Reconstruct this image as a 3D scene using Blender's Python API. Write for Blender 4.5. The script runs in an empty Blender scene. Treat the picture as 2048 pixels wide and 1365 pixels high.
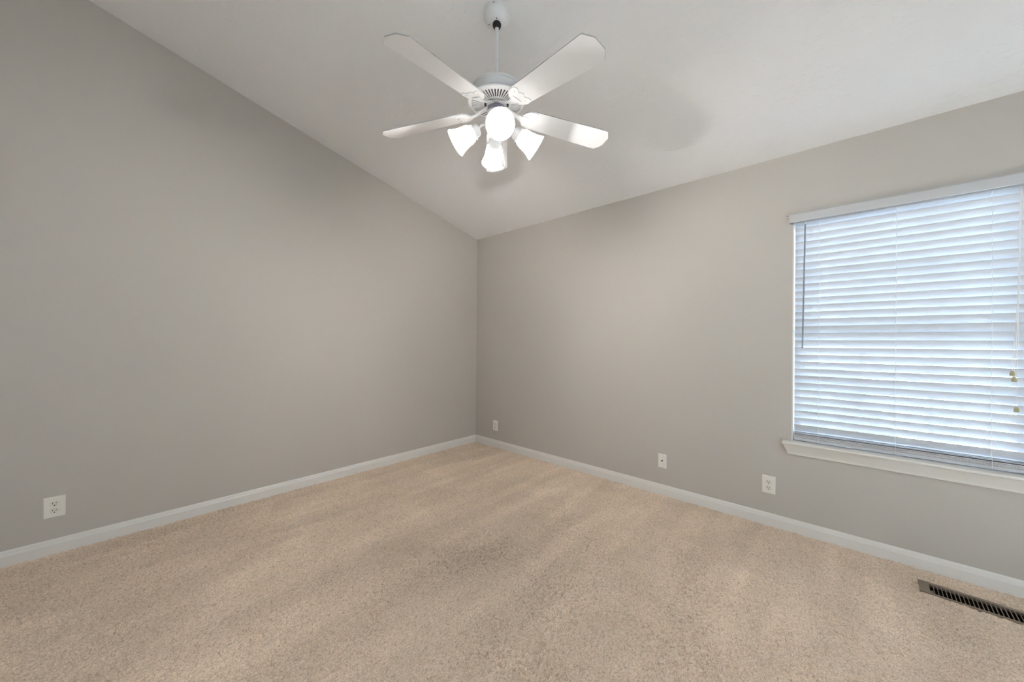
import bpy, bmesh, math
import numpy as np
from mathutils import Vector, Matrix, Euler

S = bpy.context.scene
COL = S.collection

# ------------------------------------------------------------------ camera
F_PX = 718.36
CAM_POS = Vector((3.24276, -2.93248, 1.20522))
RIGHT = Vector((0.74052937, 0.67196832, 0.00865051))
UP = Vector((-0.00442038, -0.00800146, 0.99995822))
FWD = Vector((-0.67200946, 0.74053667, 0.00295496))
cam_data = bpy.data.cameras.new('camera')
cam_data.sensor_fit = 'HORIZONTAL'
cam_data.sensor_width = 36.0
cam_data.lens = F_PX / 2048 * 36.0
cam_data.clip_start = 0.02
cam = bpy.data.objects.new('camera', cam_data)
COL.objects.link(cam)
M = Matrix.Identity(4)
for r in range(3):
    M[r][0], M[r][1], M[r][2], M[r][3] = RIGHT[r], UP[r], -FWD[r], CAM_POS[r]
cam.matrix_world = M
S.camera = cam

# ------------------------------------------------------------------ light and exposure
SKY_STRENGTH = 122.0
SKY_COLOUR = (0.66, 0.83, 1.08)
BULB_STRENGTH = 1000.0
BULB_COLOUR = (1.0, 0.955, 0.925)
S.view_settings.view_transform = 'Standard'
S.view_settings.look = 'None'
S.view_settings.exposure = 0.35
S.view_settings.gamma = 1.0
S.view_settings.use_curve_mapping = False
S.cycles.use_denoising = True
S.cycles.max_bounces = 14
S.cycles.diffuse_bounces = 8
S.cycles.transparent_max_bounces = 12
S.cycles.caustics_reflective = False
S.cycles.caustics_refractive = False
S.cycles.sample_clamp_indirect = 15.0

world = bpy.data.worlds.new('overcast_sky')
S.world = world
world.use_nodes = True
wn = world.node_tree
bg = wn.nodes['Background']
bg.inputs['Color'].default_value = (*SKY_COLOUR, 1)
bg.inputs['Strength'].default_value = SKY_STRENGTH


GLASS_1 = 0.38     # light let through by each window's glass; first one darkened to dim the blind
GLASS_2 = 0.93  # clear pane of the added fill window


# ------------------------------------------------------------------ materials
def mat(name, colour, rough=0.5, spec=0.5, metal=0.0, bump=None, vary=None):
    """Procedural principled material; bump=(scale, strength, distance), vary=(scale, amount)."""
    m = bpy.data.materials.new(name)
    m.use_nodes = True
    nt = m.node_tree
    b = nt.nodes['Principled BSDF']
    b.inputs['Base Color'].default_value = (*colour, 1)
    b.inputs['Roughness'].default_value = rough
    b.inputs['Specular IOR Level'].default_value = spec
    b.inputs['Metallic'].default_value = metal
    tc = nt.nodes.new('ShaderNodeTexCoord')
    if vary:
        n = nt.nodes.new('ShaderNodeTexNoise')
        n.inputs['Scale'].default_value = vary[0]
        n.inputs['Detail'].default_value = 3
        nt.links.new(tc.outputs['Object'], n.inputs['Vector'])
        mx = nt.nodes.new('ShaderNodeMix')
        mx.data_type = 'RGBA'
        mx.inputs[6].default_value = (*[c * (1 - vary[1]) for c in colour], 1)
        mx.inputs[7].default_value = (*[min(1, c * (1 + vary[1])) for c in colour], 1)
        nt.links.new(n.outputs['Fac'], mx.inputs[0])
        nt.links.new(mx.outputs[2], b.inputs['Base Color'])
    if bump:
        n = nt.nodes.new('ShaderNodeTexNoise')
        n.inputs['Scale'].default_value = bump[0]
        n.inputs['Detail'].default_value = 4
        nt.links.new(tc.outputs['Object'], n.inputs['Vector'])
        bp = nt.nodes.new('ShaderNodeBump')
        bp.inputs['Strength'].default_value = bump[1]
        bp.inputs['Distance'].default_value = bump[2]
        nt.links.new(n.outputs['Fac'], bp.inputs['Height'])
        nt.links.new(bp.outputs['Normal'], b.inputs['Normal'])
    return m


M_WALL = mat('greige_wall_paint', (0.50, 0.471, 0.432), 0.6, 0.25, bump=(140, 0.06, 0.002))
M_TRIM = mat('white_trim_paint', (0.72, 0.70, 0.665), 0.35, 0.4)
M_FANW = mat('white_enamel', (0.74, 0.74, 0.74), 0.28, 0.5)
M_BLADE = mat('white_blade_laminate', (0.84, 0.84, 0.85), 0.4, 0.4)
M_EDGE_SHADE = mat('shaded_blade_edge', (0.42, 0.42, 0.41), 0.5, 0.3)  # shade on the blade edges put into a darker grey
M_MAUVE = mat('mauve_grey_metal', (0.20, 0.19, 0.24), 0.3, 0.5, 0.3)
M_DARK = mat('dark_gap', (0.02, 0.02, 0.022), 0.6, 0.3)
M_BLACK = mat('black_rubber', (0.012, 0.012, 0.012), 0.45, 0.4)
M_CAP = mat('socket_grey_white', (0.72, 0.74, 0.76), 0.35, 0.5)
M_CHAIN = mat('nickel_chain', (0.55, 0.55, 0.55), 0.3, 0.5, 0.8)
M_PLATE = mat('almond_plastic', (0.78, 0.76, 0.70), 0.35, 0.5)
M_RECEPT = mat('almond_receptacle', (0.72, 0.70, 0.63), 0.35, 0.5)
M_SLOT = mat('dark_slot', (0.03, 0.028, 0.022), 0.5, 0.3)
M_BRASS = mat('coax_metal', (0.10, 0.085, 0.06), 0.35, 0.5, 0.8)
M_REG = mat('brown_register_paint', (0.21, 0.165, 0.125), 0.45, 0.4)
M_REGIN = mat('register_dark_inside', (0.02, 0.013, 0.006), 0.8, 0.2)
M_VINYL = mat('white_vinyl', (0.82, 0.83, 0.84), 0.35, 0.5)
M_RAIL = mat('blind_rail_white', (0.53, 0.535, 0.54), 0.35, 0.5)
M_CORD = mat('white_cord', (0.85, 0.85, 0.85), 0.8, 0.2)
M_WAND = mat('grey_plastic_wand', (0.26, 0.29, 0.33), 0.25, 0.5)
M_TASSEL = mat('beige_tassel', (0.42, 0.38, 0.20), 0.4, 0.5)
M_GROUND = mat('pale_ground', (0.50, 0.51, 0.50), 0.9, 0.1, vary=(1.5, 0.2))  # kept pale to bounce light up through the added window
M_LAWN = mat('darkened_lawn', (0.040, 0.047, 0.040), 0.9, 0.1, vary=(2.5, 0.35))  # lawn darkened so the gaps in the blind stay dim
M_WALLOUT = mat('siding_paint', (0.7, 0.7, 0.68), 0.8, 0.2)


def ceiling_material():
    m = mat('textured_ceiling_paint', (0.82, 0.81, 0.805), 0.75, 0.15)
    nt = m.node_tree
    b = nt.nodes['Principled BSDF']
    tc = nt.nodes.new('ShaderNodeTexCoord')
    mp = nt.nodes.new('ShaderNodeMapping')
    mp.inputs['Scale'].default_value = (1.0, 1.6, 1.0)
    mp.inputs['Rotation'].default_value = (0, 0, 0.5)
    nt.links.new(tc.outputs['Object'], mp.inputs['Vector'])
    n = nt.nodes.new('ShaderNodeTexNoise')
    n.inputs['Scale'].default_value = 16
    n.inputs['Detail'].default_value = 5
    n.inputs['Roughness'].default_value = 0.6
    n.inputs['Distortion'].default_value = 0.8
    nt.links.new(mp.outputs['Vector'], n.inputs['Vector'])
    rp = nt.nodes.new('ShaderNodeValToRGB')
    rp.color_ramp.elements[0].position = 0.56
    rp.color_ramp.elements[1].position = 0.66
    nt.links.new(n.outputs['Fac'], rp.inputs['Fac'])
    bp = nt.nodes.new('ShaderNodeBump')
    bp.inputs['Strength'].default_value = 0.3
    bp.inputs['Distance'].default_value = 0.003
    nt.links.new(rp.outputs['Color'], bp.inputs['Height'])
    nt.links.new(bp.outputs['Normal'], b.inputs['Normal'])
    return m


def carpet_material():
    m = mat('beige_carpet_pile', (0.5, 0.42, 0.33), 1.0, 0.0)
    nt = m.node_tree
    b = nt.nodes['Principled BSDF']
    tc = nt.nodes.new('ShaderNodeTexCoord')

    def noise(scale, mscale=(1, 1, 1), rot=0.0, detail=3, distort=0.0):
        mp = nt.nodes.new('ShaderNodeMapping')
        mp.inputs['Scale'].default_value = mscale
        mp.inputs['Rotation'].default_value = (0, 0, rot)
        nt.links.new(tc.outputs['Object'], mp.inputs['Vector'])
        n = nt.nodes.new('ShaderNodeTexNoise')
        n.inputs['Scale'].default_value = scale
        n.inputs['Detail'].default_value = detail
        n.inputs['Distortion'].default_value = distort
        nt.links.new(mp.outputs['Vector'], n.inputs['Vector'])
        return n.outputs['Fac']

    def mul(a, lo, hi, p0=0.3, p1=0.7):
        mr = nt.nodes.new('ShaderNodeMapRange')
        mr.inputs['From Min'].default_value = p0
        mr.inputs['From Max'].default_value = p1
        mr.inputs['To Min'].default_value = lo
        mr.inputs['To Max'].default_value = hi
        nt.links.new(a, mr.inputs['Value'])
        return mr.outputs['Result']

    def prod(a, c):
        k = nt.nodes.new('ShaderNodeMath')
        k.operation = 'MULTIPLY'
        nt.links.new(a, k.inputs[0])
        nt.links.new(c, k.inputs[1])
        return k.outputs[0]
    # nap left by the vacuum: broad bands along the room, brushed patches, tread marks
    bands = mul(noise(1.0, (5.5, 0.7, 1), 0.06, 2, 0.4), 0.95, 1.05, 0.35, 0.65)
    patches = mul(noise(2.6, (1, 1, 1), 0.0, 4, 0.6), 0.94, 1.04, 0.36, 0.62)
    streak = mul(noise(5.0, (1.2, 0.25, 1), -0.7, 2, 0.3), 0.97, 1.06, 0.5, 0.68)
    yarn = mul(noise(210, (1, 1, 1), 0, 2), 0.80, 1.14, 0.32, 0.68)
    tuft_shade = mul(noise(150, (1, 1, 1), 0.4, 1, 0.6), 0.77, 1.02, 0.33, 0.44)  # dark shade between tufts, painted into the base colour
    tuft_shade2 = mul(noise(95, (1, 0.45, 1), 0.9, 1, 0.4), 0.84, 1.0, 0.33, 0.43)  # more painted tuft shade, in longer marks
    f = prod(prod(prod(bands, patches), prod(streak, yarn)), prod(tuft_shade, tuft_shade2))
    hue = noise(90, (1, 1, 1), 0.3, 2)
    mx = nt.nodes.new('ShaderNodeMix')
    mx.data_type = 'RGBA'
    mx.inputs[6].default_value = (0.68, 0.545, 0.42, 1)
    mx.inputs[7].default_value = (0.75, 0.62, 0.49, 1)
    nt.links.new(hue, mx.inputs[0])
    vm = nt.nodes.new('ShaderNodeVectorMath')
    vm.operation = 'SCALE'
    nt.links.new(mx.outputs[2], vm.inputs[0])
    nt.links.new(f, vm.inputs['Scale'])
    nt.links.new(vm.outputs[0], b.inputs['Base Color'])
    return m


def glass_material(name, t_):
    m = bpy.data.materials.new(name)
    m.use_nodes = True
    nt = m.node_tree
    nt.nodes.remove(nt.nodes['Principled BSDF'])
    t = nt.nodes.new('ShaderNodeBsdfTransparent')
    t.inputs['Color'].default_value = (t_, t_ * 1.02, t_ * 1.01, 1)
    g = nt.nodes.new('ShaderNodeBsdfGlossy')
    g.inputs['Roughness'].default_value = 0.02
    fr = nt.nodes.new('ShaderNodeFresnel')
    fr.inputs['IOR'].default_value = 1.45
    mx = nt.nodes.new('ShaderNodeMixShader')
    nt.links.new(fr.outputs[0], mx.inputs[0])
    nt.links.new(t.outputs[0], mx.inputs[1])
    nt.links.new(g.outputs[0], mx.inputs[2])
    nt.links.new(mx.outputs[0], nt.nodes['Material Output'].inputs['Surface'])
    return m


def translucent_material(name, colour, trans, amount, rough=0.4, spec=0.3):
    m = bpy.data.materials.new(name)
    m.use_nodes = True
    nt = m.node_tree
    b = nt.nodes['Principled BSDF']
    b.inputs['Base Color'].default_value = (*colour, 1)
    b.inputs['Roughness'].default_value = rough
    b.inputs['Specular IOR Level'].default_value = spec
    t = nt.nodes.new('ShaderNodeBsdfTranslucent')
    t.inputs['Color'].default_value = (*trans, 1)
    mx = nt.nodes.new('ShaderNodeMixShader')
    mx.inputs[0].default_value = amount
    nt.links.new(b.outputs[0], mx.inputs[1])
    nt.links.new(t.outputs[0], mx.inputs[2])
    nt.links.new(mx.outputs[0], nt.nodes['Material Output'].inputs['Surface'])
    return m


def emission_material(name, colour, strength):
    m = bpy.data.materials.new(name)
    m.use_nodes = True
    nt = m.node_tree
    nt.nodes.remove(nt.nodes['Principled BSDF'])
    e = nt.nodes.new('ShaderNodeEmission')
    e.inputs['Color'].default_value = (*colour, 1)
    e.inputs['Strength'].default_value = strength
    nt.links.new(e.outputs[0], nt.nodes['Material Output'].inputs['Surface'])
    return m


M_CEIL = ceiling_material()
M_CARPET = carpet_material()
M_GLASS = (glass_material('darkened_glass', GLASS_1), glass_material('clear_glass', GLASS_2))  # first glass tinted to hold back light on the blind
M_SLAT = translucent_material('white_slat', (0.64, 0.65, 0.67), (0.75, 0.82, 0.92), 0.035, 0.45, 0.3)
M_SHADE = translucent_material('frosted_shade_glass', (0.40, 0.40, 0.40), (0.95, 0.95, 0.93), 0.18, 0.3, 0.5)
M_BULB = emission_material('lit_bulb', BULB_COLOUR, BULB_STRENGTH)


# ------------------------------------------------------------------ mesh helpers
def obj(name, bm, material, parent=None, smooth=None, bevel=None, recalc=True):
    if recalc:
        bmesh.ops.recalc_face_normals(bm, faces=bm.faces[:])
    me = bpy.data.meshes.new(name)
    bm.to_mesh(me)
    bm.free()
    o = bpy.data.objects.new(name, me)
    COL.objects.link(o)
    me.materials.append(material)
    if smooth is not None:
        for p in me.polygons:
            p.use_smooth = True
        if smooth < 3.1:
            me.set_sharp_from_angle(angle=smooth)
    if bevel:
        md = o.modifiers.new('bevel', 'BEVEL')
        md.width = bevel
        md.segments = 2
        md.limit_method = 'ANGLE'
    if parent:
        o.parent = parent
    return o


def empty(name, loc=(0, 0, 0), rot=(0, 0, 0)):
    o = bpy.data.objects.new(name, None)
    o.empty_display_size = 0.05
    COL.objects.link(o)
    o.location = loc
    o.rotation_euler = rot
    return o


def tag(o, label, cat, group=None):
    o['label'] = label
    o['category'] = cat
    if group:
        o['group'] = group
    return o


def struct(o):
    o['kind'] = 'structure'
    return o


def box(bm, x0, x1, y0, y1, z0, z1, mtx=None):
    vs = [bm.verts.new(Vector(c)) for c in ((x0, y0, z0), (x1, y0, z0), (x1, y1, z0), (x0, y1, z0),
                                            (x0, y0, z1), (x1, y0, z1), (x1, y1, z1), (x0, y1, z1))]
    for f in ((0, 3, 2, 1), (4, 5, 6, 7), (0, 1, 5, 4), (1, 2, 6, 5), (2, 3, 7, 6), (3, 0, 4, 7)):
        bm.faces.new([vs[i] for i in f])
    if mtx:
        for v in vs:
            v.co = mtx @ v.co
    return vs


def prism(bm, pts, z0, z1, mtx=None):
    """Extrude a 2D outline (x, y) between z0 and z1."""
    a = [bm.verts.new(Vector((x, y, z0))) for x, y in pts]
    b = [bm.verts.new(Vector((x, y, z1))) for x, y in pts]
    n = len(pts)
    bm.faces.new(a[::-1])
    bm.faces.new(b)
    for i in range(n):
        bm.faces.new((a[i], a[(i + 1) % n], b[(i + 1) % n], b[i]))
    if mtx:
        for v in a + b:
            v.co = mtx @ v.co
    return a + b


def lathe(bm, prof, seg=48, mtx=None, cap0=True, cap1=True):
    """Revolve (r, z) points about z."""
    rings = []
    for r, z in prof:
        if r < 1e-6:
            rings.append([bm.verts.new((0, 0, z))])
        else:
            rings.append([bm.verts.new((r * math.cos(2 * math.pi * i / seg), r * math.sin(2 * math.pi * i / seg), z))
                          for i in range(seg)])
    for a, b in zip(rings, rings[1:]):
        for i in range(seg):
            j = (i + 1) % seg
            if len(a) == 1 and len(b) == 1:
                continue
            if len(a) == 1:
                bm.faces.new((a[0], b[j], b[i]))
            elif len(b) == 1:
                bm.faces.new((a[i], a[j], b[0]))
            else:
                bm.faces.new((a[i], a[j], b[j], b[i]))
    if cap0 and len(rings[0]) > 1:
        bm.faces.new(rings[0][::-1])
    if cap1 and len(rings[-1]) > 1:
        bm.faces.new(rings[-1])
    vs = [v for r in rings for v in r]
    if mtx:
        for v in vs:
            v.co = mtx @ v.co
    return vs


def tube(bm, pts, rad, seg=10, cap=True):
    pts = [Vector(p) for p in pts]
    rads = rad if isinstance(rad, (list, tuple)) else [rad] * len(pts)
    prev = None
    rings = []
    for i, p in enumerate(pts):
        t = (pts[min(i + 1, len(pts) - 1)] - pts[max(i - 1, 0)]).normalized()
        if prev is None:
            ref = Vector((0, 0, 1)) if abs(t.z) < 0.9 else Vector((1, 0, 0))
            n = t.cross(ref).normalized()
        else:
            n = (prev - t * prev.dot(t)).normalized()
        prev = n
        b = t.cross(n)
        rings.append([bm.verts.new(p + rads[i] * (math.cos(2 * math.pi * k / seg) * n + math.sin(2 * math.pi * k / seg) * b))
                      for k in range(seg)])
    for a, b in zip(rings, rings[1:]):
        for k in range(seg):
            bm.faces.new((a[k], a[(k + 1) % seg], b[(k + 1) % seg], b[k]))
    if cap:
        bm.faces.new(rings[0][::-1])
        bm.faces.new(rings[-1])


def axis_matrix(origin, z_axis):
    z = Vector(z_axis).normalized()
    ref = Vector((0, 0, 1)) if abs(z.z) < 0.95 else Vector((1, 0, 0))
    x = ref.cross(z).normalized()
    y = z.cross(x)
    m = Matrix.Identity(4)
    for r in range(3):
        m[r][0], m[r][1], m[r][2], m[r][3] = x[r], y[r], z[r], origin[r]
    return m


def copy_tree(o, parent=None):
    c = o.copy()
    COL.objects.link(c)
    if parent is not None:
        c.parent = parent
    for ch in list(o.children):
        copy_tree(ch, c)
    return c


# ------------------------------------------------------------------ room shell
H = 2.44            # eave height at the window wall
SLOPE = 0.24173     # ceiling rises away from the window wall
XR, YB = 5.75, -4.35
T = 0.12
OX0, OX1, OZ0, OZ1 = 3.024, 3.957, 0.585, 2.035   # window opening


def ceil_z(y):
    return H - SLOPE * y


# floor: carpet pile as real relief
REG = (3.548, -0.216, math.radians(-2.6))


def carpet():
    # fine pile where the photograph looks, coarser beyond its edges
    st = 0.0033
    xs = np.concatenate([np.arange(0, 4.4, st), np.linspace(4.4, XR, 100)])
    ys = np.concatenate([np.linspace(YB, -3.5, 60)[:-1], np.arange(-3.5, -st / 2, st), [0.0]])
    nx, ny = len(xs), len(ys)
    rng = np.random.default_rng(7)

    def smooth_noise(s, ax=1.0, ay=1.0):
        w = rng.standard_normal((ny, nx))
        fy = np.fft.fftfreq(ny)[:, None]
        fx = np.fft.rfftfreq(nx)[None, :]
        k = np.exp(-2 * (math.pi * s) ** 2 * ((fx * ax) ** 2 + (fy * ay) ** 2))
        r = np.fft.irfft2(np.fft.rfft2(w) * k, (ny, nx))
        return (r / r.std()).astype(np.float32)
    fine = smooth_noise(0.6)
    tuft = smooth_noise(1.15)
    clump = smooth_noise(3.0)
    nap = smooth_noise(26) + 0.5 * smooth_noise(70)      # where the pile stands more open
    z = 0.0010 * fine + 0.0016 * tuft + 0.0008 * clump
    open_ = np.clip(0.75 + 0.35 * nap, 0.15, 1.5)
    z -= open_ * (0.0075 * np.clip(-tuft - 0.8, 0, 1.0) + 0.0035 * np.clip(-fine - 1.2, 0, 1.2))
    jx = 0.0009 * smooth_noise(0.9)
    jy = 0.0009 * smooth_noise(0.9)
    X = xs[None, :] + jx
    Y = ys[:, None] + jy
    X[:, 0], X[:, -1] = 0, XR
    Y[0, :], Y[-1, :] = YB, 0
    co = np.stack([X, Y, z], -1).reshape(-1, 3).astype(np.float32)
    idx = np.arange(nx * ny).reshape(ny, nx)
    # opening cut for the floor register
    px, py = X[:-1, :-1] - REG[0], Y[:-1, :-1] - REG[1]
    c, s = math.cos(REG[2]), math.sin(REG[2])
    lx, ly = px * c + py * s, -px * s + py * c
    keep = ~((lx > 0.02) & (lx < 0.38) & (np.abs(ly + 0.004) < 0.047))
    q = np.stack([idx[:-1, :-1], idx[:-1, 1:], idx[1:, 1:], idx[1:, :-1]], -1)[keep].reshape(-1).astype(np.int32)
    nf = len(q) // 4
    me = bpy.data.meshes.new('floor')
    me.vertices.add(nx * ny)
    me.vertices.foreach_set('co', co.ravel())
    me.loops.add(nf * 4)
    me.loops.foreach_set('vertex_index', q)
    me.polygons.add(nf)
    me.polygons.foreach_set('loop_start', np.arange(0, nf * 4, 4, dtype=np.int32))
    me.polygons.foreach_set('use_smooth', np.ones(nf, dtype=bool))
    me.update(calc_edges=True)
    o = bpy.data.objects.new('floor', me)
    COL.objects.link(o)
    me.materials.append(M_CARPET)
    return struct(o)


floor = carpet()

# gable walls (left, side) and rectangular walls
for nm, x0, x1 in (('wall_left', -T, 0.0), ('wall_side', XR, XR + T)):
    bm = bmesh.new()
    mtx = Matrix(((0, 0, 1, 0), (1, 0, 0, 0), (0, 1, 0, 0), (0, 0, 0, 1)))  # (y, z) outline extruded along x
    prism(bm, [(0.19, -0.05), (0.19, ceil_z(0)), (0, ceil_z(0)), (YB, ceil_z(YB)), (YB - T, ceil_z(YB)), (YB - T, -0.05)], x0, x1, mtx)
    struct(obj(nm, bm, M_WALL))
bm = bmesh.new()
box(bm, 0, XR, YB - T, YB, -0.05, ceil_z(YB))
struct(obj('wall_back', bm, M_WALL))


def wall_with_opening(bm, X0, X1, Z0, Z1, y0, y1, ox0, ox1, oz0, oz1):
    rings = []
    for y in (y0, y1):
        out = [bm.verts.new(c) for c in ((X0, y, Z0), (X1, y, Z0), (X1, y, Z1), (X0, y, Z1))]
        inn = [bm.verts.new(c) for c in ((ox0, y, oz0), (ox1, y, oz0), (ox1, y, oz1), (ox0, y, oz1))]
        rings.append((out, inn))
    for out, inn in rings:
        for i in range(4):
            j = (i + 1) % 4
            bm.faces.new((out[i], out[j], inn[j], inn[i]))
    for k in (0, 1):
        a, b = rings[0][k], rings[1][k]
        for i in range(4):
            j = (i + 1) % 4
            bm.faces.new((a[i], a[j], b[j], b[i]))


FILL_X0, FILL_X1 = 4.22, 5.55     # made-up second window out of view, added for fill light
XS = 4.13
bm = bmesh.new()
wall_with_opening(bm, 0, XS, -0.05, H, 0.0, 0.19, OX0, OX1, OZ0 - 0.02, OZ1)
wall_with_opening(bm, XS, XR, -0.05, H, 0.0, 0.19, FILL_X0, FILL_X1, OZ0 - 0.02, OZ1)
wall_right = struct(obj('wall_right', bm, M_WALL))
# two small screw holes left in the paint beside the valance
for z in (2.041, 2.024):
    bm = bmesh.new()
    lathe(bm, [(0.0, 0.0012), (0.0022, 0.0012), (0.0026, 0.0), (0.0, -0.002)], 10, axis_matrix((2.9945, 0, z), (0, -1, 0)))
    obj('screw_hole', bm, M_SLOT, wall_right)

bm = bmesh.new()
mtx = Matrix(((0, 0, 1, 0), (1, 0, 0, 0), (0, 1, 0, 0), (0, 0, 0, 1)))
prism(bm, [(0.19, ceil_z(0)), (0.0, ceil_z(0)), (YB - T, ceil_z(YB - T)), (YB - T, ceil_z(YB - T) + 0.1), (0.19, ceil_z(0) + 0.1)], -T, XR + T, mtx)
struct(obj('ceiling', bm, M_CEIL))

# baseboards
BASE = [(0, -0.01), (0.013, -0.01), (0.013, 0.054), (0.0115, 0.058), (0.0085, 0.066), (0.0075, 0.072), (0.005, 0.079), (0.003, 0.082), (0, 0.082)]


def baseboard(nm, a, b, inward):
    """Extrude the moulding profile from a to b (xy), mitred 45 degrees at both ends."""
    a, b, n = Vector(a), Vector(b), Vector(inward)
    d = (b - a).normalized()
    bm = bmesh.new()
    rows = []
    for p, s in ((a, 1), (b, -1)):
        rows.append([bm.verts.new((p.x + n.x * t + d.x * t * s, p.y + n.y * t + d.y * t * s, z)) for t, z in BASE])
    k = len(BASE)
    for i in range(k - 1):
        bm.faces.new((rows[0][i], rows[0][i + 1], rows[1][i + 1], rows[1][i]))
    bm.faces.new(rows[0])
    bm.faces.new(rows[1][::-1])
    bm.faces.new((rows[0][-1], rows[0][0], rows[1][0], rows[1][-1]))
    return struct(obj(nm, bm, M_TRIM))


baseboard('baseboard_right', (0, 0), (XR, 0), (0, -1))
baseboard('baseboard_left', (0, YB), (0, 0), (1, 0))
baseboard('baseboard_back', (XR, YB), (0, YB), (0, 1))
baseboard('baseboard_side', (XR, 0), (XR, YB), (-1, 0))

# ------------------------------------------------------------------ window
yz = Matrix(((0, 0, 1, 0), (1, 0, 0, 0), (0, 1, 0, 0), (0, 0, 0, 1)))


def window(number, OX0, OX1):
    win = struct(empty('window_%d' % number, ((OX0 + OX1) / 2, 0.1, OZ0)))
    win_inv = Matrix.Translation(-Vector(win.location))


    def wobj(name, bm, material, **k):
        bm.transform(win_inv)
        return obj(name, bm, material, win, **k)


    bm = bmesh.new()   # painted liner of the opening
    for x0, x1 in ((OX0, OX0 + 0.006), (OX1 - 0.006, OX1)):
        box(bm, x0, x1, 0.001, 0.13, OZ0, OZ1)
    box(bm, OX0 + 0.006, OX1 - 0.006, 0.001, 0.13, OZ1 - 0.006, OZ1)
    wobj('jamb_liner', bm, M_TRIM)
    bm = bmesh.new()
    wall_with_opening(bm, OX0, OX1, OZ0 - 0.02, OZ1, 0.13, 0.195, OX0 + 0.016, OX1 - 0.016, OZ0 + 0.016, OZ1 - 0.016)
    wobj('window_frame', bm, M_VINYL, bevel=0.003)
    ZM = 1.30
    for (za, zb, ya, yb) in ((OZ0 + 0.016, ZM + 0.02, 0.137, 0.157), (ZM - 0.02, OZ1 - 0.016, 0.162, 0.182)):
        xa, xb = OX0 + 0.016, OX1 - 0.016
        bm = bmesh.new()
        wall_with_opening(bm, xa, xb, za, zb, ya, yb, xa + 0.022, xb - 0.022, za + 0.032, zb - 0.032)
        s = wobj('sash', bm, M_VINYL, bevel=0.003)
        bm = bmesh.new()
        ym = (ya + yb) / 2
        g0, g1, h0, h1 = xa + 0.022, xb - 0.022, za + 0.032, zb - 0.032
        box(bm, g0, g1, ym + 0.004, ym + 0.006, h0, h1)
        bm.transform(win_inv)
        obj('glass_pane', bm, M_GLASS[number - 1], s)
        bm = bmesh.new()
        for k in (1, 2):
            xc = g0 + (g1 - g0) * k / 3
            box(bm, xc - 0.009, xc + 0.009, ym - 0.004, ym + 0.002, h0, h1)
        zc = (h0 + h1) / 2
        for k in range(3):
            box(bm, g0 + (g1 - g0) * k / 3 + (0.009 if k else 0), g0 + (g1 - g0) * (k + 1) / 3 - (0.009 if k < 2 else 0), ym - 0.004, ym + 0.002, zc - 0.009, zc + 0.009)
        bm.transform(win_inv)
        obj('muntin', bm, M_VINYL, s)

    # stool (inner sill) with rounded nose, and cove apron with mitred return
    bm = bmesh.new()
    prof = [(0.13, OZ0 - 0.019), (-0.040, OZ0 - 0.019), (-0.046, OZ0 - 0.0165), (-0.0495, OZ0 - 0.011), (-0.0495, OZ0 - 0.007), (-0.047, OZ0 - 0.002), (-0.041, OZ0), (0.13, OZ0)]
    SX0, SX1 = OX0 - 0.047, OX1 + 0.047
    yz = Matrix(((0, 0, 1, 0), (1, 0, 0, 0), (0, 1, 0, 0), (0, 0, 0, 1)))
    prism(bm, [(y, z) for y, z in prof if True], OX0 + 0.0005, OX1 - 0.0005, yz)
    nose = [(min(y, -0.0005), z) for y, z in prof]
    prism(bm, nose, SX0, OX0 + 0.0005, yz)
    prism(bm, nose, OX1 - 0.0005, SX1, yz)
    wobj('window_stool', bm, M_TRIM, smooth=0.6)
    bm = bmesh.new()
    ap = [(0.0, OZ0 - 0.019), (-0.036, OZ0 - 0.019), (-0.0335, OZ0 - 0.026), (-0.027, OZ0 - 0.042), (-0.0195, OZ0 - 0.058), (-0.0145, OZ0 - 0.070), (-0.0125, OZ0 - 0.076), (-0.0125, OZ0 - 0.083), (-0.010, OZ0 - 0.086), (0.0, OZ0 - 0.086)]
    rows = []
    for s, xe in ((1, SX0 + 0.036), (-1, SX1 - 0.036)):
        rows.append([bm.verts.new((xe + s * y * 0.85, y, z)) for y, z in ap])
    for i in range(len(ap)):
        j = (i + 1) % len(ap)
        bm.faces.new((rows[0][i], rows[0][j], rows[1][j], rows[1][i]))
    bm.faces.new(rows[0])
    bm.faces.new(rows[1][::-1])
    wobj('window_apron', bm, M_TRIM, smooth=0.5)


# sampling portals in the two window openings (they give off no light of their own)
for x0, x1 in ((OX0, OX1), (FILL_X0, FILL_X1)):
    pd = bpy.data.lights.new('window_portal', 'AREA')
    pd.shape = 'RECTANGLE'
    pd.size, pd.size_y = x1 - x0, OZ1 - OZ0
    pd.cycles.is_portal = True
    po = bpy.data.objects.new('window_portal', pd)
    COL.objects.link(po)
    po.location = ((x0 + x1) / 2, 0.2, (OZ0 + OZ1) / 2)
    po.rotation_euler = (math.radians(-90), 0, 0)

window(1, OX0, OX1)
window(2, FILL_X0, FILL_X1)  # added window, unseen, brings fill light to ceiling and walls

# outside: ground kept pale by the added window, darkened behind the blind
bm = bmesh.new()
box(bm, 4.12, 30, 0.19, 45, -0.75, -0.55)
struct(obj('ground', bm, M_GROUND))
bm = bmesh.new()
box(bm, -22, 4.12, 0.19, 45, -0.75, -0.55)
struct(obj('lawn', bm, M_LAWN))

# ------------------------------------------------------------------ blind
BX0, BX1 = OX0 + 0.011, OX1 - 0.011
blind = empty('window_blind', ((BX0 + BX1) / 2, 0.035, 2.02))
tag(blind, 'white two-inch slatted blind, tilted nearly shut, covering the window on the right wall', 'blind')
b_inv = Matrix.Translation(-Vector(blind.location))


def bobj(name, bm, material, parent=None, **k):
    bm.transform(b_inv)
    return obj(name, bm, material, parent or blind, **k)


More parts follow.
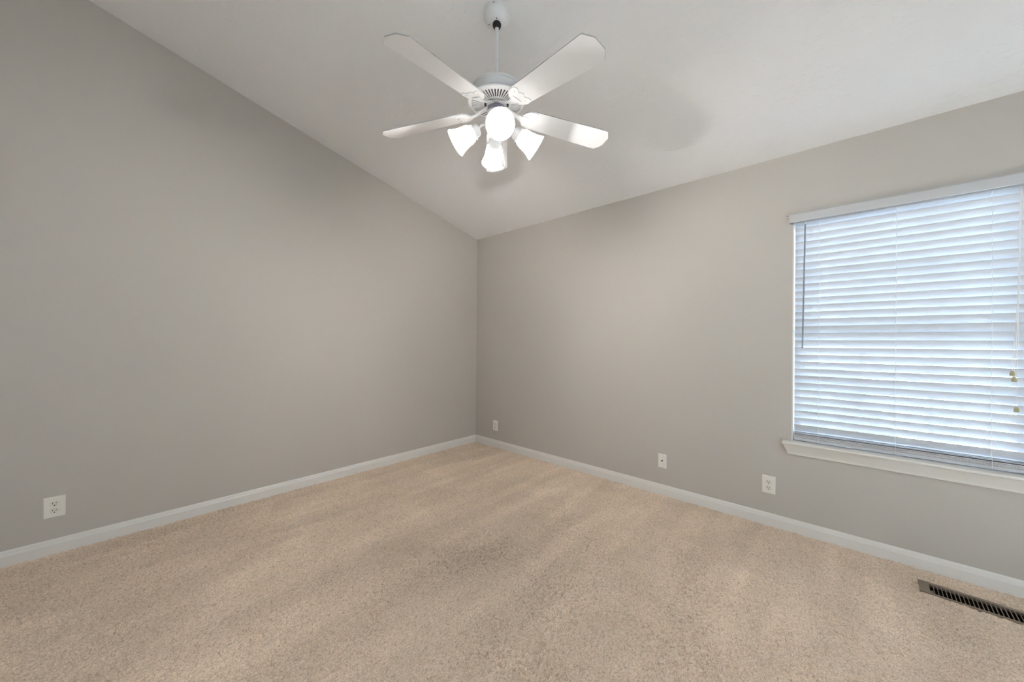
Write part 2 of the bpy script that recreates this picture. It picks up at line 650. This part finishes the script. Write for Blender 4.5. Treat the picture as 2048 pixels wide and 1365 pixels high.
bm = bmesh.new()   # valance: board with short returns to the wall
VX0, VX1 = 3.010, OX1 + 0.013
box(bm, VX0, VX1, -0.036, -0.028, 1.984, 2.0335)
box(bm, VX0, VX1, -0.032, -0.028, 2.0335, 2.0355)
box(bm, VX0, VX1, -0.036, -0.028, 2.0355, 2.039)
box(bm, VX0, VX0 + 0.008, -0.028, -0.001, 1.984, 2.038)
box(bm, VX1 - 0.008, VX1, -0.028, -0.001, 1.984, 2.038)
bobj('valance', bm, M_RAIL)
bm = bmesh.new()
box(bm, BX0, BX1, 0.008, 0.062, 1.985, 2.026)
bobj('headrail', bm, M_RAIL, bevel=0.002)

SLAT_W, SLAT_T, TILT = 0.0505, 0.0028, math.radians(60)
PITCH = 0.04525
Z1 = 1.957 + PITCH - SLAT_W / 2 * math.sin(TILT)     # centre of the topmost slat
YC = 0.035
bm = bmesh.new()
n = 6
top, bot = [], []
for i in range(n + 1):
    u = -SLAT_W / 2 + SLAT_W * i / n
    crown = 0.0016 * (1 - (2 * u / SLAT_W) ** 2)
    top.append((u, crown + SLAT_T / 2))
    bot.append((u, crown - SLAT_T / 2))
outline = top + bot[::-1]
# (u, w): u runs from room edge (-) to outer edge (+); the room edge is raised
pts = [(u * math.cos(TILT) + w * math.sin(TILT), -u * math.sin(TILT) + w * math.cos(TILT)) for u, w in outline]
prism(bm, pts, BX0 - (BX0 + BX1) / 2, BX1 - (BX0 + BX1) / 2, yz)
slat = obj('slat', bm, M_SLAT, blind, smooth=0.5)
slat.location = (0, 0, Z1 - 2.02)
for k in range(1, 30):
    c = slat.copy()
    COL.objects.link(c)
    c.parent = blind
    c.location = (0, 0, Z1 - k * PITCH - 2.02)
Z_LAST = Z1 - 29 * PITCH
# spare slats lying flat on the bottom rail
RAIL_TOP = 0.6085
bm = bmesh.new()
flat = [(u * 0.98, w) for u, w in outline]
prism(bm, flat, BX0 - (BX0 + BX1) / 2, BX1 - (BX0 + BX1) / 2, yz)
spare = obj('slat', bm, M_SLAT, blind, smooth=0.5)
spare.location = (0, 0, RAIL_TOP + 0.003 - 2.02)
for k, dz, ang in ((1, 0.0047, 0), (2, 0.0094, 0), (3, 0.0145, 2), (4, 0.0215, 8), (5, 0.0300, 16)):
    c = spare.copy()
    COL.objects.link(c)
    c.parent = blind
    c.location = (0, (-1) ** k * 0.0007, RAIL_TOP + 0.003 + dz - 2.02)
    c.rotation_euler = (-math.radians(ang), 0, 0)
bm = bmesh.new()
box(bm, BX0, BX1, YC - 0.0255, YC + 0.0255, RAIL_TOP - 0.0155, RAIL_TOP)
rail = bobj('bottom_rail', bm, M_RAIL, bevel=0.003)
LADX = (3.155, 3.484, 3.815)
for x in LADX:
    bm = bmesh.new()
    lathe(bm, [(0.0, -0.0035), (0.007, -0.003), (0.008, 0.0), (0.0, 0.0)], 12, Matrix.Translation((x, YC - 0.018, RAIL_TOP - 0.0155)))
    bobj('cord_button', bm, M_CAP, rail)
half = SLAT_W / 2
for x in LADX:
    bm = bmesh.new()
    yf = YC - half * math.cos(TILT) - 0.0022
    yb = YC + half * math.cos(TILT) + 0.0022
    front, back = [(x, YC - 0.016, 1.988)], [(x, YC + 0.016, 1.988)]
    for k in range(30):
        zc = Z1 - k * PITCH
        if zc + half * math.sin(TILT) < 1.985:
            front.append((x + 0.0007 * (-1) ** k, yf - 0.001, zc + half * math.sin(TILT) + 0.001))
        front.append((x - 0.0005 * (-1) ** k, yf + 0.002, zc - 0.004))
        back.append((x, yb, zc - half * math.sin(TILT)))
        tube(bm, [(x, yf, zc + half * math.sin(TILT) - 0.004), (x, YC - 0.0035, zc - 0.001), (x, yb, zc - half * math.sin(TILT))], 0.0006, 5)
    front.append((x, YC - 0.028, RAIL_TOP + 0.03))
    front.append((x, YC - 0.028, RAIL_TOP - 0.016))
    back.append((x, YC + 0.028, RAIL_TOP - 0.016))
    tube(bm, front, 0.0011, 6)
    tube(bm, back, 0.0009, 6)
    bobj('ladder_cord', bm, M_CORD)
# tilt wand with its hook
bm = bmesh.new()
tube(bm, [(3.086, -0.008, 1.966), (3.076, -0.012, 1.182)], 0.0042, 8)
wand = bobj('tilt_wand', bm, M_WAND)
bm = bmesh.new()
tube(bm, [(3.0865, 0.012, 1.992), (3.0865, -0.004, 1.988), (3.0862, -0.008, 1.976), (3.086, -0.008, 1.962)], 0.0018, 6)
bobj('wand_hook', bm, M_CORD, wand)
# lift cords with tassels
for pts, ts in (([(3.892, 0.010, 1.985), (3.8925, -0.012, 1.96), (3.884, -0.013, 1.43), (3.869, -0.014, 1.086)], (3.869, -0.014, 1.074)),
                ([(3.896, 0.010, 1.985), (3.8955, -0.012, 1.96), (3.887, -0.014, 1.43), (3.874, -0.016, 1.058)], (3.8735, -0.016, 1.046)),
                ([(3.888, 0.010, 1.985), (3.8895, -0.012, 1.96), (3.886, -0.012, 1.30), (3.881, -0.013, 0.912)], (3.881, -0.013, 0.90))):
    bm = bmesh.new()
    tube(bm, pts, 0.0012, 6)
    c = bobj('lift_cord', bm, M_CORD)
    bm = bmesh.new()
    lathe(bm, [(0.0, 0.013), (0.004, 0.0125), (0.0075, 0.004), (0.0088, -0.008), (0.0075, -0.0115), (0.0, -0.012)], 14, Matrix.Translation(ts))
    bobj('tassel', bm, M_TASSEL, c, smooth=0.7)

# ------------------------------------------------------------------ ceiling fan
PIV = Vector((1.98172, -1.67475, 2.76983))
C0 = Vector((1.98172, -1.67475, ceil_z(-1.67475)))
TX, TY = 0.05097, 0.04363
fan = empty('ceiling_fan', PIV, (TX, TY, 0))
tag(fan, 'white five-blade ceiling fan with four lit frosted glass lamps, hung from the sloped ceiling', 'ceiling fan')
FR = Matrix.Translation(PIV) @ Euler((TX, TY, 0)).to_matrix().to_4x4()
FI = FR.inverted()
PHI = 2.34874

# canopy, seated on the slope
dn = Vector((0, -SLOPE, -1)).normalized()
CC = C0 + 0.012 * Vector((-0.67, 0.74, -0.74 * SLOPE))
cm = FI @ axis_matrix(CC, dn)
bm = bmesh.new()
lathe(bm, [(0.0, 0.0), (0.0655, 0.0), (0.0665, 0.004), (0.0655, 0.012), (0.0635, 0.024), (0.058, 0.037), (0.048, 0.049), (0.036, 0.057), (0.026, 0.0605), (0.022, 0.061), (0.0, 0.061)], 64, cm)
canopy = obj('canopy', bm, M_FANW, fan, smooth=0.8)
bm = bmesh.new()
bo = Vector((0, 0, 0.004))
lathe(bm, [(0.0095, -0.0165), (0.016, -0.0155), (0.0205, -0.008), (0.0215, 0.001), (0.019, 0.011), (0.011, 0.017), (0.0095, 0.017)], 32, Matrix.Translation((0, 0, 0.010)), cap0=False, cap1=False)
obj('hanger_ball', bm, M_BLACK, canopy, smooth=1.2)
for a, r, h in ((0.0, 0.031, 0.0588), (2.1, 0.031, 0.0588), (4.2, 0.031, 0.0588), (0.2, 0.0655, 0.012), (2.6, 0.0655, 0.012), (4.6, 0.0655, 0.012)):
    bm = bmesh.new()
    nrm = Vector((math.cos(a), math.sin(a), 0.0 if h < 0.02 else 2.2)).normalized()
    lathe(bm, [(0.0, -0.003), (0.0026, -0.003), (0.0026, 0.0008), (0.0, 0.0014)], 10, cm @ axis_matrix((r * math.cos(a), r * math.sin(a), h), nrm))
    obj('screw', bm, M_DARK, canopy)

bm = bmesh.new()
tube(bm, [(0, 0, 0.0), (0, 0, -0.268)], 0.0098, 20)
lathe(bm, [(0.0, -0.238), (0.015, -0.24), (0.017, -0.246), (0.017, -0.268), (0.0, -0.268)], 24)
obj('downrod', bm, M_FANW, fan, smooth=0.7)

# motor housing: drum, flared flange and slotted underside
ZO = 0.0
bm = bmesh.new()
lathe(bm, [(0.018, -0.268), (0.06, -0.272), (0.110, -0.283), (0.1225, -0.293), (0.1235, -0.298), (0.121, -0.3015), (0.117, -0.3025),
           (0.116, -0.307), (0.116, -0.341), (0.121, -0.3445), (0.130, -0.347), (0.1395, -0.352), (0.144, -0.358), (0.144, -0.363), (0.140, -0.367), (0.132, -0.369)],
      96, cap0=True, cap1=False)
N = 50
R_IN, R_A, R_B, R_OUT = 0.062, 0.074, 0.125, 0.132
Z_IN, Z_A, Z_B, Z_OUT = -0.376, -0.3752, -0.3702, -0.369


def pv(r, a, z):
    return bm.verts.new((r * math.cos(a), r * math.sin(a), z))


fr = 0.46   # slot share of each sector
for k in range(N):
    a0 = 2 * math.pi * k / N
    a1 = a0 + 2 * math.pi / N * fr
    a2 = 2 * math.pi * (k + 1) / N
    for (ra, za, rb, zb, angs) in ((R_IN, Z_IN, R_A, Z_A, (a0, a1, a2)), (R_B, Z_B, R_OUT, Z_OUT, (a0, a1, a2)), (R_A, Z_A, R_B, Z_B, (a1, a2))):
        for p, q in zip(angs, angs[1:]):
            bm.faces.new((pv(ra, p, za), pv(rb, p, zb), pv(rb, q, zb), pv(ra, q, za)))
    # slot side walls
    for a in (a1, a2):
        bm.faces.new((pv(R_A, a, Z_A), pv(R_B, a, Z_B), pv(R_B, a, Z_B + 0.003), pv(R_A, a, Z_A + 0.003)))
lathe(bm, [(R_IN, Z_IN), (R_IN, Z_IN + 0.010)], 50, cap0=False, cap1=False)
bmesh.ops.remove_doubles(bm, verts=bm.verts[:], dist=1e-5)
motor = obj('motor_housing', bm, M_FANW, fan, smooth=0.45)
bm = bmesh.new()
lathe(bm, [(0.0, -0.345), (0.129, -0.345), (0.129, -0.360), (0.06, -0.364), (0.0, -0.364)], 64)
obj('motor_core', bm, M_DARK, motor)

# rotating hub ring that carries the blade irons
bm = bmesh.new()
lathe(bm, [(0.0, -0.364), (0.048, -0.364), (0.0505, -0.367), (0.0505, -0.376), (0.048, -0.379), (0.030, -0.380), (0.0, -0.380)], 48)
obj('hub_ring', bm, M_FANW, fan, smooth=0.6)
# switch housing: mauve-grey collar and white cup
bm = bmesh.new()
lathe(bm, [(0.0, -0.380), (0.034, -0.380), (0.043, -0.385), (0.0465, -0.394), (0.0465, -0.412), (0.0, -0.412)], 48)
obj('switch_collar', bm, M_MAUVE, fan, smooth=0.6)
bm = bmesh.new()
lathe(bm, [(0.0, -0.408), (0.046, -0.408), (0.0495, -0.4115), (0.0495, -0.462), (0.0485, -0.480), (0.044, -0.494), (0.033, -0.503), (0.016, -0.507), (0.0, -0.5075)], 48)
cup = obj('switch_housing', bm, M_FANW, fan, smooth=0.8)

# one blade with its iron, then four copies
U0, U1 = 0.134, 0.645
Z_ROOT = -0.409
DROOP, PITCHB = math.atan(0.034 / 0.51), math.radians(12.5)
BT = 0.0055
BM = Matrix.Translation((U0, 0, Z_ROOT)) @ Matrix.Rotation(DROOP, 4, 'Y') @ Matrix.Rotation(-PITCHB, 4, 'X')
LB = U1 - U0
out = []
for i in range(9):     # rounded inner end
    a = math.pi / 2 + math.pi * i / 8
    out.append((0.055 + 0.055 * math.cos(a), 0.058 * math.sin(a)))
out += [(LB - 0.036, -0.072), (LB - 0.030, -0.0715), (LB - 0.004, -0.036), (LB, -0.030), (LB, 0.030), (LB - 0.004, 0.036), (LB - 0.030, 0.0715), (LB - 0.036, 0.072)]
bm = bmesh.new()
prism(bm, out, 0, BT, BM)
blade = obj('blade', bm, M_BLADE, fan, bevel=0.0008)
blade.data.materials.append(M_EDGE_SHADE)  # side faces painted darker to stand for their shade
for p in list(blade.data.polygons)[2:]:
    p.material_index = 1
blade.rotation_euler = (0, 0, PHI)
bm = bmesh.new()
iron = []
for i in range(9):
    a = math.pi / 2 + math.pi * i / 8
    iron.append((0.051 + 0.054 * math.cos(a), 0.056 * math.sin(a)))
iron += [(0.060, -0.057), (0.072, -0.052), (0.078, -0.043), (0.076, -0.033), (0.068, -0.024), (0.066, -0.014), (0.074, -0.006), (0.077, 0.0),
         (0.074, 0.006), (0.066, 0.014), (0.068, 0.024), (0.076, 0.033), (0.078, 0.043), (0.072, 0.052), (0.060, 0.057)]
prism(bm, iron, -0.0042, 0, BM)
# arm from the hub down to the plate
sec = []
for u, w, z, h in ((0.034, 0.017, -0.3825, 0.006), (0.054, 0.0175, -0.3845, 0.0065), (0.075, 0.014, -0.3925, 0.0065), (0.105, 0.0125, -0.407, 0.006), (0.135, 0.016, -0.4155, 0.005), (0.165, 0.024, -0.4185, 0.004)):
    tw = math.tan(PITCHB) * max(0, (u - 0.075) / 0.06 if u < 0.135 else 1.0)
    sec.append([bm.verts.new((u, sy * w, z + sz * h / 2 - sy * w * tw)) for sy, sz in ((-1, -0.4), (-0.55, -1), (0.55, -1), (1, -0.4), (1, 1), (-1, 1))])
for a, b in zip(sec, sec[1:]):
    for i in range(6):
        j = (i + 1) % 6
        bm.faces.new((a[i], a[j], b[j], b[i]))
bm.faces.new(sec[0][::-1])
bm.faces.new(sec[-1])
iron_o = obj('blade_iron', bm, M_FANW, blade, bevel=0.001)
for u, v in ((0.052, 0.034), (0.052, -0.034), (0.030, 0.0)):
    bm = bmesh.new()
    lathe(bm, [(0.0, -0.0062), (0.003, -0.0058), (0.0042, -0.0042), (0.0, -0.0036)], 12, BM @ Matrix.Translation((u, v, 0)))
    obj('screw', bm, M_CAP, blade, smooth=0.7)
for k in range(1, 5):
    c = copy_tree(blade, fan)
    c.rotation_euler = (0, 0, PHI - k * 2 * math.pi / 5)

# four lamps: bent arm > socket cup, frosted bell shade, lit bulb
AZ = 2.43717
NR, NZ, TAU, LSH = 0.1144, -0.511, 0.98415, 0.109
axis = Vector((math.sin(TAU), 0, -math.cos(TAU)))
neck = Vector((NR, 0, NZ))
LM = axis_matrix(neck, axis)
bm = bmesh.new()
back = neck - axis * 0.030
tube(bm, [(0.038, 0, -0.474), (0.066, 0, -0.474), (0.074, 0, -0.4765), (0.080, 0, -0.4815), back, neck - axis * 0.02], 0.0056, 12)
arm = obj('lamp_arm', bm, M_FANW, fan, smooth=0.8)
arm.rotation_euler = (0, 0, AZ)
bm = bmesh.new()
lathe(bm, [(0.0, -0.033), (0.012, -0.032), (0.026, -0.027), (0.0315, -0.021), (0.0325, -0.004), (0.034, 0.000), (0.034, 0.006), (0.0315, 0.007), (0.029, 0.002), (0.0, 0.002)], 36, LM)
for k in range(3):      # thumb screws on the rim
    a = 2 * math.pi * k / 3 + 0.5
    tube(bm, [LM @ Vector((0.033 * math.cos(a), 0.033 * math.sin(a), 0.0025)), LM @ Vector((0.042 * math.cos(a), 0.042 * math.sin(a), 0.0025))], [0.0016, 0.0028], 8)
obj('socket_cup', bm, M_CAP, arm, smooth=0.7)
shp = [(0.0295, 0.002), (0.0305, 0.009), (0.0375, 0.013), (0.042, 0.022), (0.0445, 0.036), (0.0465, 0.050), (0.049, 0.064), (0.0525, 0.078), (0.0575, 0.092), (0.0625, 0.103), (0.0655, LSH)]
bm = bmesh.new()
lathe(bm, shp, 48, LM, cap0=False, cap1=False)
obj('lamp_shade', bm, M_SHADE, arm, smooth=3.14)
bm = bmesh.new()
bp_ = [(0.0, 0.004), (0.013, 0.004), (0.0135, 0.013), (0.018, 0.023), (0.026, 0.035), (0.0295, 0.047), (0.0285, 0.058), (0.0225, 0.068), (0.012, 0.074), (0.0, 0.076)]
lathe(bm, bp_, 24, LM)
obj('light_bulb', bm, M_BULB, arm, smooth=3.14)
for k in range(1, 4):
    c = copy_tree(arm, fan)
    c.rotation_euler = (0, 0, AZ + k * math.pi / 2)

# pull chain with pendant
bm = bmesh.new()
cx, cy = 0.026, 0.0235
tube(bm, [(cx, cy, -0.500), (cx, cy, -0.628)], 0.0013, 6)
for k in range(22):
    bmesh.ops.create_uvsphere(bm, u_segments=6, v_segments=4, radius=0.0021, matrix=Matrix.Translation((cx, cy, -0.503 - k * 0.0056)))
bmesh.ops.create_uvsphere(bm, u_segments=10, v_segments=8, radius=0.0042, matrix=Matrix.Translation((cx, cy, -0.604)))
chain = obj('pull_chain', bm, M_CHAIN, fan, smooth=1.0)
bm = bmesh.new()
lathe(bm, [(0.0, -0.618), (0.0022, -0.619), (0.0036, -0.630), (0.0062, -0.645), (0.0078, -0.660), (0.0078, -0.667), (0.0060, -0.672), (0.0, -0.673)], 18, Matrix.Translation((cx, cy, 0)))
obj('pull_pendant', bm, M_CAP, chain, smooth=0.8)


# ------------------------------------------------------------------ wall plates
def plate_bm(w, h):
    bm = bmesh.new()
    d, c = 0.0055, 0.004
    a = [bm.verts.new((sx * w / 2, 0, sz * h / 2)) for sx, sz in ((-1, -1), (1, -1), (1, 1), (-1, 1))]
    m_ = [bm.verts.new((sx * w / 2, -0.0022, sz * h / 2)) for sx, sz in ((-1, -1), (1, -1), (1, 1), (-1, 1))]
    b = [bm.verts.new((sx * (w / 2 - c), -d, sz * (h / 2 - c))) for sx, sz in ((-1, -1), (1, -1), (1, 1), (-1, 1))]
    bm.faces.new(a)
    bm.faces.new(b[::-1])
    for p, q in ((a, m_), (m_, b)):
        for i in range(4):
            j = (i + 1) % 4
            bm.faces.new((p[i], p[j], q[j], q[i]))
    return bm


def outlet(name, loc, rz, w, h):
    root = empty(name, loc, (0, 0, rz))
    obj('cover_plate', plate_bm(w, h), M_PLATE, root)
    for s in (1, -1):
        zc = s * 0.0195
        bm = bmesh.new()
        pts = []
        for i in range(28):
            a = 2 * math.pi * i / 28
            x, z = 0.0172 * math.cos(a), 0.0172 * math.sin(a)
            pts.append((x, max(-0.0135, min(0.0135, z))))
        mx = Matrix(((1, 0, 0, 0), (0, 0, -1, 0), (0, 1, 0, zc), (0, 0, 0, 1)))
        prism(bm, pts, 0.005, 0.0075, mx)
        r = obj('receptacle', bm, M_RECEPT, root, bevel=0.0006)
        bm = bmesh.new()
        box(bm, -0.0075, -0.0052, -0.0080, -0.0060, zc - 0.001, zc + 0.0085)
        box(bm, 0.0052, 0.0073, -0.0080, -0.0060, zc + 0.0005, zc + 0.0078)
        prism(bm, [(0.0026 * math.cos(math.pi * i / 6), -0.0075 + 0.003 * math.sin(math.pi * i / 6) - 0.001) for i in range(12)], 0.006, 0.0080, mx)
        obj('contact_slot', bm, M_SLOT, r)
    bm = bmesh.new()
    lathe(bm, [(0.0, 0.0), (0.003, 0.0), (0.0028, 0.0012), (0.0, 0.0017)], 12, axis_matrix((0, -0.0055, 0), (0, -1, 0)))
    obj('screw', bm, M_RECEPT, root)
    return root


def blank_plate_screws(root, h):
    for s in (1, -1):
        bm = bmesh.new()
        lathe(bm, [(0.0, 0.0), (0.003, 0.0), (0.0028, 0.0012), (0.0, 0.0017)], 12, axis_matrix((0, -0.0055, s * h * 0.36), (0, -1, 0)))
        obj('screw', bm, M_RECEPT, root)


tag(outlet('power_outlet', (0.0, -3.1565, 0.2605), math.radians(90), 0.079, 0.116), 'almond double power outlet low on the left wall', 'outlet', 'wall power outlets')
tag(outlet('power_outlet', (2.905, 0.0, 0.269), 0, 0.074, 0.120), 'almond double power outlet low on the right wall, just left of the window sill', 'outlet', 'wall power outlets')
tag(outlet('power_outlet', (0.337, 0.0, 0.2455), 0, 0.074, 0.115), 'small distant power outlet on the right wall beside the room corner', 'outlet', 'wall power outlets')
jack = empty('cable_jack', (2.211, 0.0, 0.268))
tag(jack, 'almond wall plate with a single dark cable socket, on the right wall between two outlets', 'cable plate')
obj('cover_plate', plate_bm(0.064, 0.111), M_PLATE, jack)
blank_plate_screws(jack, 0.111)
bm = bmesh.new()
lathe(bm, [(0.0, 0.0), (0.0062, 0.0), (0.0062, 0.004), (0.0048, 0.0042), (0.0048, 0.011), (0.0025, 0.0112), (0.0022, 0.006), (0.0, 0.006)], 16, axis_matrix((0, -0.0055, 0.003), (0, -1, 0)))
obj('coax_connector', bm, M_BRASS, jack, smooth=0.6)

# ------------------------------------------------------------------ floor register
reg = empty('floor_register', (3.548, -0.216, 0.0), (0, 0, math.radians(-2.6)))
tag(reg, 'brown louvred metal floor register set in the carpet below the window', 'floor vent')
RL, RW = 0.400, 0.118
SL0, SL1, SW = 0.036, RL - 0.036, 0.090
bm = bmesh.new()
Z0, ZT = -0.004, 0.0075
yo = -0.007
# raised rim around the louvre field with a sloped skirt
for (xa, xb, ya, yb) in ((0, RL, -RW / 2, -SW / 2 + yo), (0, RL, SW / 2 + yo, RW / 2), (0, SL0, -SW / 2 + yo, SW / 2 + yo), (SL1, RL, -SW / 2 + yo, SW / 2 + yo)):
    box(bm, xa, xb, ya, yb, Z0, ZT)
obj('register_frame', bm, M_REG, reg)
bm = bmesh.new()
wall_with_opening(bm, SL0 - 0.012, SL1 + 0.012, -SW / 2 + yo - 0.004, SW / 2 + yo + 0.004, -0.10, -0.004, SL0, SL1, -SW / 2 + yo, SW / 2 + yo)
bm.transform(Matrix(((1, 0, 0, 0), (0, 0, 1, 0), (0, 1, 0, 0), (0, 0, 0, 1))))
box(bm, SL0, SL1, -SW / 2 + yo, SW / 2 + yo, -0.101, -0.098)
obj('duct_boot', bm, M_REGIN, reg)
nb = 24
pit = (SL1 - SL0) / (nb + 0.5)
for k in range(1, nb + 1):
    bm = bmesh.new()
    x = SL0 + k * pit
    prism(bm, [(x - 0.0016, 0.0065), (x + 0.0012, 0.0065), (x + 0.0042, -0.008), (x + 0.0018, -0.008)], -SW / 2 + yo, SW / 2 + yo,
          Matrix(((1, 0, 0, 0), (0, 0, 1, 0), (0, 1, 0, 0), (0, 0, 0, 1))))
    obj('louvre', bm, M_REG, reg)
bm = bmesh.new()
box(bm, SL0 + 0.002, SL0 + 0.010, -SW / 2 + yo + 0.004, -SW / 2 + yo + 0.028, -0.006, 0.006)
obj('damper_lever', bm, M_REG, reg)
